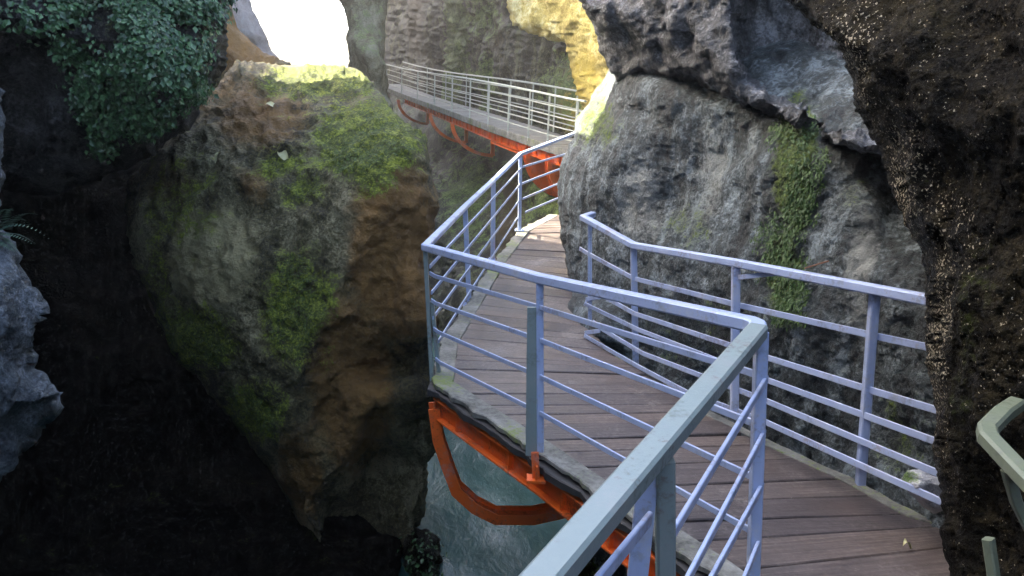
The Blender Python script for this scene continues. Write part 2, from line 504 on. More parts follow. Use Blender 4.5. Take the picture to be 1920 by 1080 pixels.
    for key in ('moss', 'tan', 'brown', 'glint_mask'):
        v = np.zeros(nv)
        base = np.zeros(len(X))
        for k, x, y, rx, ry, val in paint:
            if k != key: continue
            jx = X + 0; jy = Y + 0
            base = np.maximum(base, val * np.exp(-(((jx - x) / rx) ** 2 + ((jy - y) / ry) ** 2) ** 1.3)) if val > 0 else base + val * np.exp(-(((jx - x) / rx) ** 2 + ((jy - y) / ry) ** 2))
        v[:len(X)] = base
        at_ = me.attributes.new(key, 'FLOAT', 'POINT'); at_.data.foreach_set('value', v)
    o = bpy.data.objects.new(name, me); COL.objects.link(o)
    tag(o, label, cat if label else None, group, kind)
    return o, (X, Y, Pf, Nf)

def sample(surf, poly, n, jitter=0):
    """random surface points of a built rock inside a photo-space patch"""
    X, Y, P, N = surf
    k = np.where(pip(X, Y, np.array(poly, float)))[0]
    k = k[rng.integers(0, len(k), n)]
    return [(Vector(P[i]), Vector(N[i])) for i in k]

def leaves(name, spots, size, mat, parent=None, lift=.03, droop=.5, aspect=.75, spread=.05, vary=.5, fold=.25):
    """leaf-sized folded blades on the given surface spots, one mesh"""
    v, f, a = [], [], []
    for p, n in spots:
        s = size * random.uniform(1 - vary, 1 + vary)
        d = (Vector((random.gauss(0, 1), random.gauss(0, 1), random.gauss(0, 1))) + Vector((0, 0, -1.6 * droop)))
        nn = (n + Vector((random.gauss(0, .4), random.gauss(0, .4), random.gauss(.3, .4)))).normalized()
        d = (d - nn * d.dot(nn)).normalized(); s_ = nn.cross(d)
        c = p + n * random.uniform(.2, 1) * lift + Vector((random.gauss(0, spread), random.gauss(0, spread), random.gauss(0, spread)))
        b = len(v); wv = s * aspect / 2
        v += [c, c + d * s * .4 + s_ * wv + nn * wv * fold, c + d * s, c + d * s * .4 - s_ * wv + nn * wv * fold, c + d * s * .5 - nn * wv * fold * .3]
        f += [(b, b + 1, b + 4), (b + 1, b + 2, b + 4), (b + 2, b + 3, b + 4), (b + 3, b, b + 4)]
        a += [random.random()] * 5
    me = bpy.data.meshes.new(name); me.from_pydata([tuple(x) for x in v], [], f); me.update()
    me.materials.append(mat)
    at_ = me.attributes.new('leaf', 'FLOAT', 'POINT'); at_.data.foreach_set('value', a)
    o = bpy.data.objects.new(name, me); COL.objects.link(o)
    if parent: o.parent = parent
    return o

# ------------------------------------------------------------------ setting: water, terrain, gorge walls, added sun-blocking walls
def sheet(name, x0, x1, y0, y1, z, nx, ny, mat, amp=0, sc=.5):
    v = []; f = []
    for j in range(ny + 1):
        for i in range(nx + 1):
            x = x0 + (x1 - x0) * i / nx; y = y0 + (y1 - y0) * j / ny
            v.append((x, y, z + (amp * noise.fractal(Vector((x * sc, y * sc, 0)), .9, 2, 4) if amp else 0)))
    for j in range(ny):
        for i in range(nx):
            a = j * (nx + 1) + i; f.append((a, a + 1, a + nx + 2, a + nx + 1))
    me = bpy.data.meshes.new(name); me.from_pydata(v, [], f); me.update()
    me.polygons.foreach_set('use_smooth', [True] * len(f)); me.materials.append(mat)
    o = bpy.data.objects.new(name, me); COL.objects.link(o); o['kind'] = 'structure'
    return o

WZ = -5.3
sheet('river', -9, 6, -8, 60, WZ, 90, 300, M['water'], .06, 1.4)
sheet('terrain', -58, 58, -58, 78, WZ - 1.5, 8, 8, M['cave'])

def unseen_gorge_wall(name, pts, z0, z1, lean, mat, n=60, m=40, amp=.7):
    """rough rock curtain with thickness along a plan polyline"""
    pts = [Vector(p) for p in pts]
    L = [0]
    for a, b in zip(pts, pts[1:]): L.append(L[-1] + (b - a).length)
    def P(s):
        for i in range(len(pts) - 1):
            if s <= L[i + 1] + 1e-9:
                return pts[i].lerp(pts[i + 1], (s - L[i]) / (L[i + 1] - L[i]))
        return pts[-1]
    bm = bmesh.new(); rows = []
    for side in (0, 1):
        for j in range(m + 1):
            row = []
            for i in range(n + 1):
                p = P(L[-1] * i / n); h = j / m; z = z0 + (z1 - z0) * h
                q = Vector((p.x + lean[0] * h ** 1.5, p.y + lean[1] * h ** 1.5, z))
                if side == 0:
                    d = noise.fractal(q * .45, .9, 2, 5) * amp + (noise.ridged_multi_fractal(q * .9, .9, 2.1, 4, .9, 2) - 1) * .3
                    q += Vector((math.copysign(d, 1), d * .4, 0))
                else:
                    q += Vector((lean[2], lean[3], 0))
                row.append(bm.verts.new(q))
            rows.append(row)
    k = m + 1
    for s in (0, k):
        for j in range(m):
            for i in range(n):
                a, b = rows[s + j], rows[s + j + 1]
                bm.faces.new((a[i], a[i + 1], b[i + 1], b[i]))
    for j in range(m):
        for e in (0, n):
            bm.faces.new((rows[j][e], rows[j + 1][e], rows[k + j + 1][e], rows[k + j][e]))
    for i in range(n):
        bm.faces.new((rows[m][i], rows[m][i + 1], rows[k + m][i + 1], rows[k + m][i]))
        bm.faces.new((rows[0][i], rows[0][i + 1], rows[k][i + 1], rows[k][i]))
    o = link_bm(name, bm, mat, smooth=True); o['kind'] = 'structure'
    return o

unseen_gorge_wall('unseen_gorge_wall', [(-6.0, -6, 0), (-6.2, -2, 0), (-7.0, 4, 0), (-8, 10.6, 0)], -7, 8, (1.0, 0, -4, 0), M['cave'])
unseen_gorge_wall('unseen_gorge_wall', [(-8.2, 18.5, 0), (-9.5, 22, 0), (-13, 32, 0), (-22, 52, 0), (-34, 76, 0)], -7, 22, (-1.0, 0, -4, 0), M['far'])  # unseen wall added to keep the sun off the far cliff
unseen_gorge_wall('unseen_gorge_wall', [(-8, 12.2, 0), (-8.2, 18.5, 0)], -7, 2.6, (0, 0, -4, 0), M['far'], 20, 30)  # unseen low wall added as a notch for sun on the yellow cliff
unseen_gorge_wall('unseen_gorge_wall', [(-8, 10.6, 0), (-8, 12.2, 0)], -7, 3.2, (0, 0, -4, 0), M['far'], 12, 30, .2)  # unseen wall added, height shaped so sun grazes the boulder top
unseen_gorge_wall('unseen_gorge_wall', [(4.6, -6, 0), (4.2, -1, 0), (4.6, 4, 0), (4.4, 9, 0), (4.2, 14, 0)], -7, 4, (-.6, 0, 4, 0), M['cave'])
unseen_gorge_wall('unseen_gorge_wall', [(-7, -6, 0), (5, -6.5, 0)], -7, 2.5, (0, 1, 0, -3), M['cave'], 30, 40)

# ------------------------------------------------------------------ rocks
boulder, s_boulder = build_rock('mossy_boulder',
    [(440, 104, 9.6), (470, 107, 9.8), (540, 117, 10), (600, 114, 10), (655, 121, 9.8), (700, 150, 9.2), (735, 195, 8.7), (765, 235, 8.3), (795, 262, 8.0),
     (806, 300, 7.9), (818, 360, 7.8), (821, 395, 7.8), (812, 430, 7.8), (802, 470, 7.7), (803, 600, 7.7), (806, 720, 7.9), (812, 850, 8.3), (803, 950, 8.7),
     (780, 1000, 9.0), (760, 1110, 9.3), (640, 1120, 9.3), (590, 1062, 8.7), (570, 1020, 8.6), (540, 960, 8.6), (500, 880, 8.5), (440, 810, 8.5), (395, 750, 8.5),
     (340, 692, 8.6), (318, 655, 8.7), (285, 580, 8.9), (262, 500, 9), (245, 420, 9.1), (240, 350, 9.1), (290, 290, 9), (330, 230, 9.2), (400, 160, 9.4)],
    [(400, 300, 8.35), (500, 250, 8.4), (600, 200, 8.8), (540, 150, 9.4), (640, 160, 9.2), (420, 480, 7.95), (480, 650, 7.85), (650, 280, 7.95), (760, 280, 7.75), (720, 360, 7.55), (690, 450, 7.5), (620, 560, 7.55),
     (580, 650, 7.65), (540, 750, 7.8), (512, 850, 8.05), (350, 600, 8.4), (560, 400, 7.8),
     (740, 480, 7.75), (700, 600, 7.95), (640, 700, 8.1), (590, 850, 8.3), (575, 950, 8.45), (770, 520, 7.65), (700, 740, 7.95), (645, 870, 8.25), (605, 1000, 8.6),
     (760, 700, 8.6), (720, 860, 9.2), (680, 1000, 9.5), (780, 860, 8.9)],
    M['boulder'], step=6, thick=2.2, edge=34, curl=.45, amp=(.14, .5, .06, 2.4, .035), wob=5, seed=1, ridge=.07,
    paint=[('moss', 690, 260, 110, 90, 1.0), ('moss', 620, 135, 120, 34, 1.0), ('moss', 740, 220, 60, 60, .9), ('moss', 560, 580, 90, 130, .75), ('moss', 360, 640, 95, 75, 1.0), ('moss', 470, 780, 80, 70, .85),
           ('moss', 520, 300, 70, 50, .5), ('moss', 570, 350, 60, 40, .6), ('moss', 290, 540, 40, 120, .6), ('moss', 340, 390, 80, 140, .45), ('moss', 700, 330, 60, 50, .7),
           ('tan', 400, 480, 95, 110, 1.05), ('tan', 380, 540, 70, 60, .7), ('tan', 470, 640, 70, 80, .45), ('tan', 620, 720, 40, 60, .4),
           ('brown', 740, 470, 95, 190, 1.1), ('brown', 660, 720, 90, 200, 1.0), ('brown', 560, 900, 70, 130, .7), ('brown', 480, 200, 120, 90, .75), ('brown', 320, 340, 70, 80, .5), ('brown', 470, 340, 60, 60, .6)],
    label='huge mossy boulder hanging over the river left of the walkway', cat='boulder')

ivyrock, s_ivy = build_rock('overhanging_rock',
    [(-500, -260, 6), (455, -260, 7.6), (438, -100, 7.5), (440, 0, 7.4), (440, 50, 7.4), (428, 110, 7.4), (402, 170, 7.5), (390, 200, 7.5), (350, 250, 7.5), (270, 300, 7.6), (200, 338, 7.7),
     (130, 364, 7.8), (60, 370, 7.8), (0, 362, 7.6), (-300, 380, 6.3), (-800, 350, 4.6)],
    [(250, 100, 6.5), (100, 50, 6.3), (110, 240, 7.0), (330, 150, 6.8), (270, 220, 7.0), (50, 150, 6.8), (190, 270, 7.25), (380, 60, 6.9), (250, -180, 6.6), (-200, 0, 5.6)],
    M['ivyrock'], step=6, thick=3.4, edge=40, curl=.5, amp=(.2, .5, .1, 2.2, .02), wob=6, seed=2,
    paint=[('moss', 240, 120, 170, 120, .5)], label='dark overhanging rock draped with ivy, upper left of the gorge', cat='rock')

palerock, s_pale = build_rock('pale_rock',
    [(-500, 60, 3.7), (-30, 100, 4.2), (2, 150, 4.3), (10, 250, 4.3), (8, 340, 4.4), (-4, 395, 4.5), (8, 440, 4.45), (26, 490, 4.4), (46, 540, 4.4), (52, 600, 4.4), (62, 690, 4.5), (92, 705, 4.5), (122, 735, 4.55),
     (118, 770, 4.6), (80, 790, 4.6), (62, 830, 4.6), (30, 875, 4.6), (-10, 910, 4.6), (-80, 950, 4.6), (-500, 1000, 4)],
    [(-100, 500, 3.8), (10, 600, 4.15), (20, 760, 4.25), (88, 745, 4.3), (-40, 250, 4.0)],
    M['pale'], step=6, thick=1.0, edge=30, curl=.3, amp=(.12, .7, .08, 3, .015), wob=6, seed=3,
    label='pale bluish rock face at the left edge under the ivy', cat='rock')

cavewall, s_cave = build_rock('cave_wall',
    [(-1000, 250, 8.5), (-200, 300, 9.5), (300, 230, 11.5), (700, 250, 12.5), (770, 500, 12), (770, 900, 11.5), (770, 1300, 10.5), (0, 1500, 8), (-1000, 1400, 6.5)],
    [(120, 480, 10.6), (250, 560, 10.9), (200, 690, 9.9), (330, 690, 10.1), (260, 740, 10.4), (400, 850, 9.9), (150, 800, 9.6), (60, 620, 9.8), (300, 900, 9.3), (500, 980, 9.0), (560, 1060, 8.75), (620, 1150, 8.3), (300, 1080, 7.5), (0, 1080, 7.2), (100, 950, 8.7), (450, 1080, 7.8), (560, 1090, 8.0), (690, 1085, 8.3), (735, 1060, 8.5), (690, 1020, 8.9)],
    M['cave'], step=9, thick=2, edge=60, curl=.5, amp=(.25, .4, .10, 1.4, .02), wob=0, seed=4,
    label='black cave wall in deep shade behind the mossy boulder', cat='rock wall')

def dk(x, y):
    p = on_deck(x, y); return p.y * math.cos(PITCH) - p.z * math.sin(PITCH)

rightrock, s_right = build_rock('limestone_wall',
    [(1150, 120, 8.0), (1120, 165, 8.3), (1095, 210, 8.3), (1072, 265, 8.3), (1052, 320, 8.3), (1046, 380, 8.3), (1055, 420, 8.3), (1058, 480, 8.25), (1066, 545, dk(1066, 545) - .15), (1074, 588, dk(1074, 588) - .1),
     (1105, 640, dk(1105, 640) - .05), (1120, 660, 7.3), (1110, 800, 7.6), (1096, 940, 7.4), (1068, 1040, 7.2), (1050, 1250, 7.0), (1600, 1500, 5.2), (2300, 1400, 3.6), (2400, 300, 3.4), (2000, 0, 4.2), (1700, 100, 5.2), (1450, 60, 6.6), (1250, 60, 7.8)],
    [(1160, 300, 7.15), (1150, 430, 7.3), (1160, 560, 7.25), (1190, 660, 6.9), (1200, 720, 6.85), (1330, 795, 5.9), (1450, 865, 5.2), (1600, 935, 4.55), (1760, 1010, 3.95),
     (1260, 230, 6.55), (1300, 350, 6.3), (1300, 500, 6.1), (1330, 650, 6.0), (1400, 250, 5.75), (1500, 300, 5.12), (1600, 340, 4.88), (1480, 450, 5.2), (1480, 650, 5.1), (1640, 500, 4.55), (1640, 750, 4.5), (1740, 600, 4.15),
     (1250, 178, 6.6), (1400, 205, 5.75), (1500, 250, 5.32), (1600, 295, 4.95), (1700, 350, 4.8), (1200, 900, 6.9), (1400, 1000, 6.0)],
    M['right'], step=6, thick=2.2, edge=45, curl=.5, amp=(.14, .6, .022, 2.6, .022), wob=6, seed=5, ridge=.03,
    paint=[('moss', 1500, 330, 38, 150, 1.0), ('moss', 1480, 510, 42, 90, .95), ('moss', 1130, 230, 60, 60, .6), ('moss', 1330, 620, 160, 90, .45), ('moss', 1700, 800, 60, 120, .5), ('moss', 1280, 420, 60, 70, .35), ('moss', 1610, 420, 30, 100, .3), ('tan', 1628, 520, 32, 170, .75), ('tan', 1320, 320, 40, 110, .6), ('tan', 1200, 380, 50, 110, .6), ('tan', 1415, 330, 26, 120, .45)],
    label='tall wet grey limestone wall rising beside the right railing', cat='rock wall')

slab, s_slab = build_rock('rock_slab',
    [(1092, -300, 7), (1086, 0, 7.2), (1100, 30, 7.25), (1122, 80, 7.3), (1140, 108, 7.4), (1160, 148, 7.3), (1200, 156, 7.0), (1260, 166, 6.6), (1330, 176, 6.1), (1390, 192, 5.75), (1450, 220, 5.4), (1500, 238, 5.1), (1560, 270, 4.75),
     (1622, 286, 4.45), (1800, 330, 3.7), (2200, 0, 3.2), (2100, -280, 4), (1300, -300, 6.5)],
    [(1180, 40, 6.55), (1280, 60, 6.0), (1280, 130, 6.15), (1380, 20, 5.6), (1385, 140, 5.5), (1405, 20, 6.7), (1405, 125, 6.5), (1450, 165, 6.2), (1510, 200, 5.8), (1570, 230, 5.35),
     (1395, 162, 5.5), (1440, 188, 5.2), (1500, 216, 4.9), (1560, 252, 4.55), (1610, 270, 4.35), (1480, 80, 6.6), (1560, 150, 5.9), (1600, 220, 5.25), (1380, -200, 5.5), (1500, -150, 6.2)],
    M['slab'], step=6, thick=1.8, edge=22, curl=.35, amp=(.10, .7, .07, 2.8, .025), wob=6, seed=6, ridge=.08,
    label='jutting grey slab with a lit ledge above the limestone wall', cat='rock slab')

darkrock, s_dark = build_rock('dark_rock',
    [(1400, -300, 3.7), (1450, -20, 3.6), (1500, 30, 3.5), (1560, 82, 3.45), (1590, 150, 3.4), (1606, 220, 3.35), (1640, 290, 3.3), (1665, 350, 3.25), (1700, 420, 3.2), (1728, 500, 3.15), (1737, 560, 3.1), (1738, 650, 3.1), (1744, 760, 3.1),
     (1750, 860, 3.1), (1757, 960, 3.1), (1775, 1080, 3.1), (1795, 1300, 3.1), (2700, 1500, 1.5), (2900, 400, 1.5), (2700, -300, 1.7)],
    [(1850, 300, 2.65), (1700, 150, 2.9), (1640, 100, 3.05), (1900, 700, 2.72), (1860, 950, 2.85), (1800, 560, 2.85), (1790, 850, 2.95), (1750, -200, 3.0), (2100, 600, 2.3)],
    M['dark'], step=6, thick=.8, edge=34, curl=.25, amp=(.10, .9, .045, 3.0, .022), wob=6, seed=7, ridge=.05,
    paint=[('moss', 1800, 700, 60, 260, .55), ('moss', 1700, 330, 40, 90, .35), ('glint_mask', 1600, 120, 50, 130, .8), ('glint_mask', 1680, 330, 50, 150, 1.0), ('glint_mask', 1745, 600, 18, 300, 1.0), ('glint_mask', 1770, 450, 50, 120, .6), ('glint_mask', 1850, 200, 120, 200, .25)],
    label='dark dripping rock with painted glints in the right foreground', cat='rock')

# distant cliffs
pillar, s_pillar = build_rock('rock_pillar',
    [(630, -400, 30), (642, 0, 30), (650, 60, 30), (655, 115, 30), (640, 190, 30), (690, 260, 29), (745, 250, 29), (730, 170, 29.5), (722, 60, 30), (724, 0, 30.5), (740, -400, 31)],
    [(690, 100, 28.6), (690, -100, 28.6)], M['pillar'], step=5, thick=3.5, edge=26, curl=1.0, amp=(.3, .3, .2, 1.1, .03), wob=3, seed=8, ridge=.15,
    paint=[('moss', 690, 60, 50, 160, .4)], label='narrow mossy rock pillar right of the bright gap', cat='rock pillar')

farcliff, s_far = build_rock('far_cliff',
    [(690, -500, 52), (900, -500, 30), (1130, -500, 19), (1240, 100, 17), (1260, 400, 15), (1230, 760, 13.5), (1050, 760, 14), (860, 760, 16.5), (775, 640, 19), (745, 420, 32), (720, 220, 45), (690, 60, 52)],
    [(740, 60, 46), (800, 60, 38), (870, 60, 31), (960, 60, 26.5), (1060, 100, 20.5), (1060, 200, 19), (760, 180, 45), (820, 200, 37.5), (900, 200, 30), (980, 230, 25.5), (1050, 240, 20),
     (790, 270, 36), (860, 270, 29), (950, 290, 25), (1040, 320, 19.2), (800, 400, 25), (880, 420, 22), (960, 420, 19.5), (1040, 420, 17), (880, 560, 17.5), (980, 600, 15.5)],
    M['far'], step=6, thick=4, edge=50, curl=1.0, amp=(.35, .3, .22, 1.0, .03), wob=0, seed=9, ridge=.2,
    paint=[('moss', 850, 110, 20, 140, 1.3), ('brown', 780, 40, 26, 90, .9), ('brown', 930, 60, 26, 70, .6), ('moss', 905, 150, 30, 60, .6), ('moss', 890, 30, 50, 60, .5), ('moss', 1060, 170, 50, 80, .5), ('tan', 1080, 170, 40, 90, .9), ('brown', 960, 400, 40, 160, .8), ('brown', 780, 60, 40, 90, .6), ('moss', 880, 360, 60, 90, .4), ('moss', 1020, 380, 40, 60, .5)],
    label='streaked brown and green cliff behind the far footbridge', cat='cliff')

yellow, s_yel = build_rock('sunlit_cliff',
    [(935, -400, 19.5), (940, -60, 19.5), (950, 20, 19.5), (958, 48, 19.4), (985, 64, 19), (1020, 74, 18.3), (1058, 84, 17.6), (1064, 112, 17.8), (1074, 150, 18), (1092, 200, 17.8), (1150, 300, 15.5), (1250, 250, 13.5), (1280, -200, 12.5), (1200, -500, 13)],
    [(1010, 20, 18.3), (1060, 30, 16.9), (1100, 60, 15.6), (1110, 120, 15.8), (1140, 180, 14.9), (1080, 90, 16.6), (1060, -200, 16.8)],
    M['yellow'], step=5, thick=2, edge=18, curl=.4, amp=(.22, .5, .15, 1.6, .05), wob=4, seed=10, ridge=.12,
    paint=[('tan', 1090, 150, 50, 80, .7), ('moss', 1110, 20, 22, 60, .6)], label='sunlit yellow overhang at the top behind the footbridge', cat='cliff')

spur, s_spur = build_rock('rock_spur',
    [(330, -300, 14), (432, -40, 14), (437, 20, 14), (446, 50, 14), (470, 78, 14), (500, 98, 14.1), (545, 114, 14.2), (570, 170, 14.2), (330, 250, 14)],
    [(410, 80, 13.4), (440, 110, 13.5)], M['boulder'], step=5, thick=1.5, edge=22, curl=.4, amp=(.12, .6, .06, 2.4, .02), wob=3, seed=11,
    paint=[('brown', 450, 80, 90, 60, 1.2)], label='small orange brown spur at the foot of the bright gap', cat='rock')

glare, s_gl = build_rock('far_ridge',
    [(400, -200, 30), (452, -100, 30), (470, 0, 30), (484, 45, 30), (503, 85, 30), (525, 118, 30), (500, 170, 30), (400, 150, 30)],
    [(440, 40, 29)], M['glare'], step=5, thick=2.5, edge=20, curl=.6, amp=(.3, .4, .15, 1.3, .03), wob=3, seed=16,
    label='ridge painted pale with glare at the left side of the bright gap', cat='cliff')

wetrock, s_wet = build_rock('river_rock',
    [(752, 1120, 8.7), (752, 1010, 8.7), (775, 985, 8.7), (805, 985, 8.6), (826, 1010, 8.6), (832, 1050, 8.6), (822, 1120, 8.6)],
    [(790, 1040, 8.35)], M['dark'], step=5, thick=1.2, edge=30, curl=.35, amp=(.1, 1, .07, 4, .03), wob=4, seed=12,
    label='black wet rock at the water edge under the boulder', cat='rock')
darklump, s_lump = build_rock('mossy_rock',
    [(1030, 1200, 6.3), (1040, 1085, 6.3), (1060, 1050, 6.3), (1085, 1035, 6.3), (1112, 1045, 6.3), (1140, 1200, 6.3)],
    [(1085, 1100, 6.1)], M['dark'], step=5, thick=.9, edge=30, curl=.3, amp=(.08, 1, .06, 4, .03), wob=4, seed=13, paint=[('moss', 1080, 1080, 60, 60, .8)],
    label='small mossy rock under the walkway beside the handrail', cat='rock')

# ------------------------------------------------------------------ plants
iv0 = sample(s_ivy, [(120, -40), (440, -60), (425, 40), (350, 120), (400, 165), (330, 190), (270, 240), (180, 285), (165, 220), (120, 150), (95, 60)], 24000)
iv = [(p, n) for p, n in iv0 if noise.fractal(p * 2.6, .8, 2, 3) > -.14 + random.uniform(-.3, .3)]
iv += sample(s_ivy, [(-40, -60), (120, -60), (110, 60), (10, 60)], 260)
o = leaves('ivy', iv, .040, M['ivy'], lift=.12, droop=1.0, aspect=.8, spread=.03, vary=.65)
tag(o, 'dense dark green ivy hanging over the upper left rock', 'ivy', kind='thing')

mo = sample(s_right, [(1440, 250), (1480, 226), (1535, 232), (1560, 300), (1555, 420), (1540, 470), (1535, 610), (1435, 610), (1430, 480), (1425, 400), (1440, 300)], 9500)
mo = [(p, n) for p, n in mo if abs(proj(p)[0] - (1497 - .03 * (proj(p)[1] - 300))) / 54 < .8 + .9 * noise.fractal(Vector((p.x * 4, p.y * 4, p.z * 1.3)), .8, 2, 4) + random.uniform(-.15, .15)]
o = leaves('hanging_moss', mo, .026, M['hang'], lift=.04, droop=2.5, aspect=.35, spread=.012)
tag(o, 'bright green strip of moss hanging down the limestone wall', 'moss', kind='thing')

mt = []
for poly, n in (([(560, 118), (660, 124), (740, 200), (800, 270), (700, 320), (630, 330), (620, 270), (690, 230), (650, 170), (560, 150)], 4200), ([(290, 560), (350, 590), (420, 660), (400, 700), (340, 690), (300, 620)], 1500),
                ([(400, 720), (470, 740), (520, 780), (500, 830), (430, 800)], 1200), ([(520, 480), (570, 460), (590, 600), (560, 700), (500, 640)], 1000), ([(440, 108), (560, 118), (560, 150), (440, 140)], 400)):
    mt += sample(s_boulder, poly, n)
o = leaves('moss_tufts', mt, .024, M['mossleaf'], lift=.02, droop=.6, aspect=.3, spread=.012)
tag(o, 'short moss tufts on the mossy boulder', 'moss', kind='stuff')

wl = sample(s_wet, [(740, 1000), (830, 985), (840, 1110), (740, 1110)], 150)
o = leaves('glint_leaves', wl, .05, M['ivy'], lift=.08, droop=.5, spread=.02); tag(o, 'added dark leaves for the glints on the black rock at the water', 'plant', kind='thing')  # leaves added to stand for leaf-like glints on the wet rock
wl = sample(s_lump, [(1040, 1040), (1120, 1030), (1130, 1110), (1040, 1110)], 200)
o = leaves('small_leaf_scatter', wl, .05, M['mossleaf'], lift=.08, droop=.2, spread=.02, aspect=.5); tag(o, 'small scatter of loose leaves under the walkway near the handrail', 'plant', kind='thing')  # loose leaves scattered on the rock, no shrub stem

# fern at the left edge: arching fronds of leaflets
def frond(v, f, a, base, tip, sag, nl, ll):
    side = (tip - base).cross(Vector((0, 0, 1))).normalized()
    for k in range(nl):
        t = (k + 1) / nl
        p = base.lerp(tip, t) + Vector((0, 0, sag * 4 * t * (1 - t)))
        L = ll * (1 - .75 * t)
        for s in (-1, 1):
            d = (side * s + (tip - base).normalized() * .7 + Vector((0, 0, -.25))).normalized()
            wv = (tip - base).normalized() * L * .22
            b = len(v); v += [p, p + d * L * .5 + wv, p + d * L, p + d * L * .5 - wv]
            f.append((b, b + 1, b + 2, b + 3)); a += [random.random()] * 4
fr = empty('fern', at(0, 425, 4.35))
for tx, ty, dz in ((65, 402, .04), (92, 446, .06), (52, 420, .05), (60, 455, .02), (20, 395, .05), (30, 470, 0)):
    v, f, a = [], [], []
    frond(v, f, a, at(-6, 428 + random.uniform(-8, 14), 4.36), at(tx, ty, 4.2), dz, 14, .07)
    me = bpy.data.meshes.new('frond'); me.from_pydata([tuple(x) for x in v], [], f); me.update(); me.materials.append(M['fern'])
    x = me.attributes.new('leaf', 'FLOAT', 'POINT'); x.data.foreach_set('value', a)
    o = bpy.data.objects.new('frond', me); COL.objects.link(o); o.parent = fr; o.matrix_parent_inverse = Matrix.Translation(-fr.location)
tag(fr, 'small fern growing on the pale rock at the left edge', 'fern')

# single dead leaves and a twig
def surf_near(s, x, y):
    X, Y, P, N = s; k = np.argmin((X - x) ** 2 + (Y - y) ** 2); return Vector(P[k]), Vector(N[k])
def dead_leaf(p, n, d, L, W, label):
    n = n.normalized(); d = (d - n * d.dot(n)).normalized(); s_ = n.cross(d)
    v = []; f = []
    for i in range(9):
        t = i / 8; wv = W * math.sin(math.pi * (t * .92 + .04)) ** .8 * (1 - .25 * t)
        c = p + d * (L * (t - .5)) + n * (.012 + .02 * math.sin(t * 5))
        v += [c + s_ * wv / 2 + n * .012, c, c - s_ * wv / 2 + n * .010]
    for i in range(8):
        a = i * 3; f += [(a, a + 1, a + 4, a + 3), (a + 1, a + 2, a + 5, a + 4)]
    me = bpy.data.meshes.new('dead_leaf'); me.from_pydata([tuple(x) for x in v], [], f); me.update()
    me.polygons.foreach_set('use_smooth', [True] * len(f)); me.materials.append(M['litter'])
    x = me.attributes.new('leaf', 'FLOAT', 'POINT'); x.data.foreach_set('value', [random.random() for _ in v])
    o = bpy.data.objects.new('dead_leaf', me); COL.objects.link(o)
    return tag(o, label, 'leaf', 'pale dead leaves stuck on rock and deck')
p, n = surf_near(s_boulder, 510, 186); dead_leaf(p, n, Vector((.9, 0, -.25)), .15, .09, 'small pale leaf stuck on top of the mossy boulder')
p, n = surf_near(s_boulder, 523, 280); dead_leaf(p, n, Vector((.6, 0, -.8)), .22, .11, 'largest pale yellow leaf hanging on the boulder face')
p, n = surf_near(s_boulder, 395, 285); dead_leaf(p, n, Vector((.2, 0, -1)), .15, .05, 'thin pale leaf on the brown left side of the boulder')
dead_leaf(on_deck(1700, 1033) + Vector((0, 0, .015)), Vector((0, 0, 1)), Vector((1, .2, 0)), .05, .035, 'small pale leaf lying on the deck planks')

fleck_lump, s_l = build_rock('sun_fleck_lump', [(1680, 905, 3.8), (1700, 880, 3.8), (1730, 878, 3.75), (1775, 900, 3.7), (1785, 950, 3.65), (1750, 962, 3.7), (1710, 930, 3.75)],  # added lump standing for a patch of sun on the rock
    [(1720, 910, 3.64)], M['sun_fleck'], step=5, thick=.2, edge=16, curl=.08, amp=(.02, 2, .012, 8, .008), wob=2, seed=14, ridge=0, paint=[('moss', 1695, 895, 22, 20, .7)],
    label='added pale lump standing for a sun patch behind the end of the right railing', cat='stone')

# ------------------------------------------------------------------ air: faint mist added for the glow round the gap, one closed box round everything
bm = bmesh.new(); box(bm, (0, 10, 8.5), 118, 138, 32)
m = bpy.data.materials.new('glow_mist'); m.use_nodes = True; t = m.node_tree; t.nodes.remove(t.nodes['Principled BSDF'])
pv = t.nodes.new('ShaderNodeVolumePrincipled'); pv.inputs['Color'].default_value = (1, .95, .87, 1); pv.inputs['Density'].default_value = .0022; pv.inputs['Anisotropy'].default_value = .55
t.links.new(pv.outputs[0], t.nodes['Material Output'].inputs['Volume'])
hz = link_bm('glow_haze', bm, m); hz['kind'] = 'stuff'

# ------------------------------------------------------------------ walkway
CP, SP = math.cos(PITCH), math.sin(PITCH)
def depth(p): return p.y * CP - p.z * SP
def solve_post(t, b, h=1.05):
    rows, rhs = [], []
    for px, dz in ((t, h), (b, 0)):
        r = rays(*px); r = r / np.linalg.norm(r)
        m = np.array([[0, -r[2], r[1]], [r[2], 0, -r[0]], [-r[1], r[0], 0]])
        rows.append(m); rhs.append(-m @ np.array([0, 0, dz]))
    P = Vector(np.linalg.lstsq(np.vstack(rows), np.hstack(rhs), rcond=None)[0])
    return at(*t, depth(P + Vector((0, 0, h)))), at(*b, depth(P))
def along(post, x, y):
    """point at pixel (x, y) at the distance of a post"""
    (T, B) = post; ty, by = proj_y(T), proj_y(B)
    f = (y - ty) / (by - ty); return at(x, y, depth(T) + (depth(B) - depth(T)) * f)
def proj_y(p):
    c = np.array(p) @ CM; return 540 - F_PX * c[1] / -c[2]
